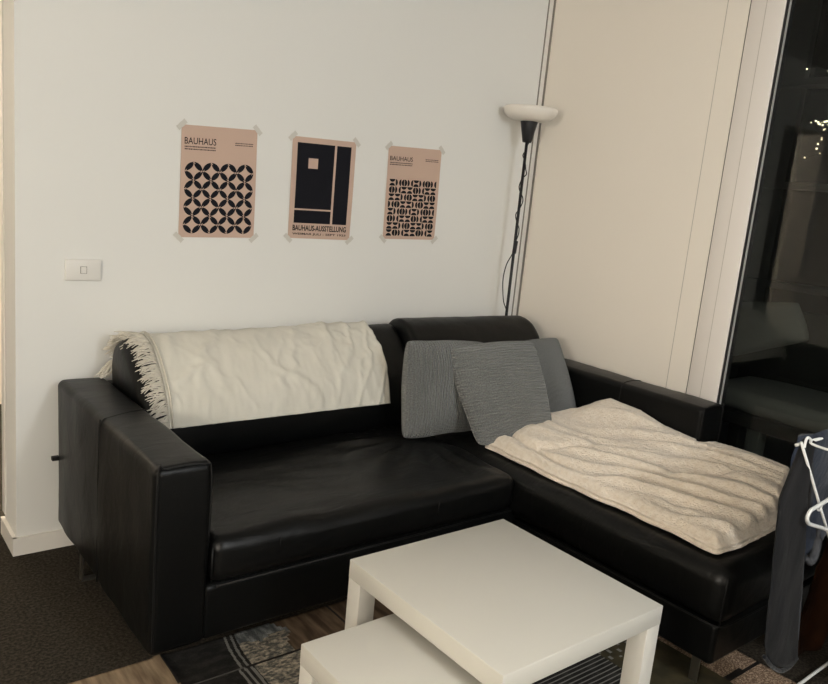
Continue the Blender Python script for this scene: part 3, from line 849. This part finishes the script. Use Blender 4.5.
def d1(ink, rect, text):
    text('BAUHAUS', .040, .107, .445, .166, .006)
    small_lines(rect, [(.042, .44, .183, .010), (.042, .44, .205, .010), (.70, .945, .128, .008), (.70, .945, .146, .008)])
    r = .0338; W_, H_ = .297, .42; x0, y0 = .0150, .42-.0150-8*r
    for i in range(4):
        for j in range(4):
            cx_ = x0+r*(2*i+1); cy_ = y0+r*(2*j+1)
            for q in range(4):
                a0 = q*PI/2; k = 10; pts = []
                for m_ in range(k+1):
                    a_ = a0+PI/2*m_/k; pts.append((cx_+r*math.cos(a_), cy_+r*math.sin(a_)))
                ccx = cx_+r*(math.cos(a0)+math.cos(a0+PI/2)); ccy = cy_+r*(math.sin(a0)+math.sin(a0+PI/2))
                # back along the arc centred on the cell corner
                for m_ in range(1, k):
                    a_ = a0-PI/2-(PI/2)*m_/k
                    pts.append((ccx+r*math.cos(a_), ccy+r*math.sin(a_)))
                ink([(p[0]/W_, p[1]/H_) for p in pts])
def d2(ink, rect, text):
    rect(.075, .055, .925, .845, 1, .0007, 8)
    rect(.655, .055, .690, .845, 0, .0011, 6)          # plain abstract bars and a block
    rect(.250, .200, .400, .300, 0, .0011, 2)
    rect(.075, .700, .655, .716, 0, .0011, 4)
    text('BAUHAUS-AUSSTELLUNG', .065, .865, .930, .922, .028)
    text('WEIMAR JULI - SEPT 1923', .065, .943, .930, .970, .02)
def d3(ink, rect, text):
    text('BAUHAUS', .035, .105, .455, .152, .004)
    small_lines(rect, [(.037, .45, .170, .009), (.037, .45, .190, .009), (.70, .95, .113, .008), (.70, .95, .130, .008)])
    NXc, NYc = 8, 8; u0, u1, v0, v1 = .045, .950, .345, .968
    rows = ['ABCBABCB', 'CBAACBAA', 'AABCAABC', 'BCAABCAA', 'ABCBABCB', 'CBAACBAA', 'AABCAABC', 'ACBAACBA']
    cw = (u1-u0)/NXc; chh = (v1-v0)/NYc; g = .06
    for j in range(NYc):
        for i in range(NXc):
            cu_, cv_ = u0+cw*(i+.5), v0+chh*(j+.5); t = rows[j][i]; K = 10
            def half(ox, oy, a0, rx=.46, ry=.40):
                ink([(cu_+cw*(ox+rx*math.cos(a0+PI*k/K)), cv_+chh*(oy+ry*math.sin(a0+PI*k/K))) for k in range(K+1)])
            if t == 'A':
                half(0, -.46, 0); half(0, .46, PI)
            elif t == 'B':
                half(-.46, 0, -PI/2, .36, .46); half(.46, 0, PI/2, .36, .46)
            else:
                half(-.04, 0, PI/2, .44, .46); half(.04, 0, -PI/2, .44, .46)
poster([(-1.866, 1.566), (-1.563, 1.581), (-1.556, 1.165), (-1.864, 1.156)], d1, 'pink poster with a grid of interlocking black circles, leftmost of the three')
poster([(-1.407, 1.579), (-1.100, 1.587), (-1.100, 1.172), (-1.402, 1.171)], d2, 'pink poster with a large black field and pale bars, between the two others')
poster([(-.930, 1.593), (-.626, 1.605), (-.620, 1.191), (-.921, 1.185)], d3, 'pink poster with rows of small black half circles, nearest the floor lamp')

# ------------------------------------------------------------------ clothes airer with washing
RY_, RZ = -1.97, .860
air = thing('clothes_airer', 'white wire clothes airer at the end of the chaise by the window', 'clothes airer', (-.55, -2.25, 0))
def rod(name, pts, r=.0045, parent=air, k=8, mt='wire'):
    bm = bmesh.new(); tube(bm, pts, r, k); return link(name, bm, mt, parent)
YB2 = -2.62
rod('leg', [(-1.041, RY_-.035, .884), (-.762, RY_-.035, .582), (-.234, RY_-.035, .012)], .0036)
rod('leg', [(-.16, RY_+.006, .860), (-.40, RY_+.006, .012)], .005)
rod('leg', [(-.962, YB2+.012, .868), (-.185, YB2+.012, .012)], .005)
rod('leg', [(-.16, YB2-.006, .860), (-.64, YB2-.006, .012)], .005)
rod('foot_bar', spline([(-.64, RY_+.006, .02), (-.655, RY_+.008, .026), (-.62, RY_+.008, .030), (-.28, RY_+.008, .030), (-.234, RY_-.035, .016)], 5), .005)
rod('foot_bar', [(-.64, YB2-.006, .02), (-.185, YB2+.01, .02)], .005)
rod('top_frame', spline([(-1.020, RY_-.036, .868), (-1.018, RY_-.035, .884), (-1.006, RY_-.034, .892), (-.990, RY_-.036, .884), (-.986, RY_-.05, .872), (-.986, RY_-.20, .872), (-.986, YB2, .872)], 5), .0034)
rod('top_frame', [(-.16, RY_, .856), (-.16, YB2, .856)], .0045)
rod('top_frame', [(-.985, RY_+.0, .858), (-.16, RY_, .858)], .0045)
rod('top_frame', [(-.955, YB2, .866), (-.16, YB2, .860)], .0045)
for k in range(5):
    x = -.78+.125*k
    rod('drying_rod', [(x, RY_, .860), (x, YB2, .860)], .003)
# garments: closed shapes with real thickness, drawn in the airer's own plane (x, z)
def cloth(name, outline, y, T, m, sub=22, wave=.006, seed=0.0, parent=None, lean=0.0):
    """outline: list of rows (z, x_left, x_right)"""
    bm = bmesh.new(); rows = []
    rs = []
    K = 40
    for k in range(K+1):
        z = outline[0][0] + (outline[-1][0]-outline[0][0])*k/K
        for a_, b_ in zip(outline, outline[1:]):
            if (a_[0] >= z >= b_[0]) or (k == K and b_ is outline[-1]):
                t = (z-a_[0])/(b_[0]-a_[0]) if b_[0] != a_[0] else 0
                rs.append((z, a_[1]+(b_[1]-a_[1])*t, a_[2]+(b_[2]-a_[2])*t)); break
    for (z, xl, xr) in rs:
        ring = []
        for i in range(sub*2):
            front = i < sub; u = (i/(sub-1)) if front else (1-(i-sub)/(sub-1))
            x = xl+(xr-xl)*u
            th = T*(max(0, 1-abs(2*u-1)**3))**.5*.5
            dz = .0
            yy = y + (-th if front else th) + wave*math.sin(u*7+z*6+seed) + wave*fbm(x*8+seed, z*4, seed)*1.5 + lean*(z-outline[0][0])
            ring.append(bm.verts.new((x, yy, z + .004*math.sin(x*30+seed))))
        rows.append(ring)
    for A, B in zip(rows, rows[1:]):
        n = len(A)
        for k in range(n): bm.faces.new((A[k], A[(k+1) % n], B[(k+1) % n], B[k]))
    bm.faces.new(rows[0]); bm.faces.new(rows[-1])
    return link(name, bm, m, parent)
jl = [(.878, -.975, -.955), (.862, -.992, -.945), (.802, -1.030, -.938), (.727, -1.064, -.918), (.636, -1.054, -.888), (.555, -1.040, -.864), (.446, -1.018, -.832), (.304, -.985, -.790), (.26, -.960, -.776), (.215, -.915, -.762), (.180, -.850, -.752)]
jeans = thing('jeans', 'faded grey blue jeans hanging over the white airer, one leg reaching down', 'trousers', (-.85, -1.985, .15))
cloth('trouser_leg', jl, -1.990, .022, 'denim', parent=jeans, seed=1, wave=.004)
bm = bmesh.new(); tube(bm, spline([(-.950, -1.990, .84), (-.932, -1.992, .76), (-.893, -1.992, .636), (-.838, -1.992, .446), (-.794, -1.990, .30), (-.780, -1.990, .25)], 6), .005, 7)
link('side_seam', bm, 'denim_seam', jeans)
bm = bmesh.new(); tube(bm, spline([(-.978, -1.992, .262), (-.935, -1.998, .222), (-.875, -1.998, .186), (-.815, -1.996, .174), (-.756, -1.990, .182)], 6), .006, 7)
link('hem', bm, 'denim_dark', jeans)
cloth('waist', [(.866, -.93, -.30), (.80, -.915, -.31), (.70, -.88, -.36), (.60, -.84, -.42), (.53, -.81, -.60), (.49, -.78, -.70)], -1.945, .035, 'denim_waist', parent=jeans, seed=4, wave=.010)
bm = bmesh.new(); tube(bm, spline([(-.89, -1.975, .80), (-.865, -1.978, .74), (-.845, -1.976, .68), (-.835, -1.975, .62)], 6), .007, 7)
link('fly_seam', bm, 'denim_seam', jeans)
bm = bmesh.new(); tube(bm, spline([(-.80, -1.975, .50), (-.775, -1.98, .487), (-.745, -1.975, .50), (-.73, -1.97, .54), (-.735, -1.97, .58)], 6), [.009]*5+[.013]*14+[.007]*6, 7)
link('pocket_edge', bm, 'denim_seam', jeans)
bc_ = cloth('hanging_cloth', [(.855, -.33, -.20), (.43, -.45, -.20), (.30, -.485, -.22), (.243, -.53, -.26), (.115, -.52, -.30), (.05, -.50, -.34)], -1.905, .02, 'brown', seed=6, wave=.012)
tag(bc_, 'rust brown cloth hanging low behind the jeans on the airer', 'cloth')
bk = cloth('hanging_shirt', [(.855, -.60, -.25), (.55, -.62, -.22), (.33, -.64, -.22), (.27, -.62, -.24), (.22, -.52, -.26), (.12, -.52, -.30), (.06, -.50, -.36)], -2.07, .02, 'black_cloth', seed=9, wave=.010)
tag(bk, 'black garment hanging on the airer in front of the brown cloth', 'shirt')
bm = bmesh.new()
hp = [(-.66, .548), (-.783, .592), (-.808, .604), (-.818, .620), (-.806, .636), (-.78, .640), (-.704, .650), (-.60, .676), (-.57, .680), (-.50, .60), (-.44, .50), (-.42, .462), (-.435, .448), (-.46, .455)]
tube(bm, spline([(x-.137, -2.020, z+.053) for x, z in hp], 6, closed=True), .0052, 8, closed=True)
tube(bm, spline([(-.712, -2.020, .733), (-.700, -2.016, .77), (-.697, -2.0, .83), (-.70, -1.985, .860), (-.70, -1.970, .8675), (-.70, -1.955, .860), (-.70, -1.952, .84)], 5), .003, 6)
tube(bm, spline([(-.905, -2.020, .692), (-.898, -2.020, .682), (-.886, -2.020, .680), (-.880, -2.020, .692)], 5), .003, 6)
hg = link('coat_hanger', bm, 'wire')
tag(hg, 'white plastic coat hanger dangling in front of the jeans on the airer', 'hanger')

# ------------------------------------------------------------------ light
def light(name, kind, loc, energy, col, size=.1, rot=None, sy=None):
    l = bpy.data.lights.new(name, kind); o = bpy.data.objects.new(name, l); COL.objects.link(o); o.location = loc
    l.energy = energy; l.color = col
    if kind == 'POINT': l.shadow_soft_size = size
    if kind == 'AREA':
        l.size = size
        if sy: l.shape = 'RECTANGLE'; l.size_y = sy
        o.rotation_euler = rot
    return o
light('ceiling_lamp_light', 'POINT', (-1.65, -4.2, 2.18), 90, (.97, 1.0, 1.03), .15)
light('room_lamp_light', 'POINT', (-4.9, -3.1, 1.5), 122, (1.0, .94, .84), .15)
light('hall_lamp_light', 'POINT', (-2.0, 1.2, 2.2), 120, (1.0, .90, .76), .12)
W = bpy.data.worlds.new('night'); scene.world = W; W.use_nodes = True
W.node_tree.nodes['Background'].inputs[0].default_value = (.35, .40, .45, 1)
W.node_tree.nodes['Background'].inputs[1].default_value = .03
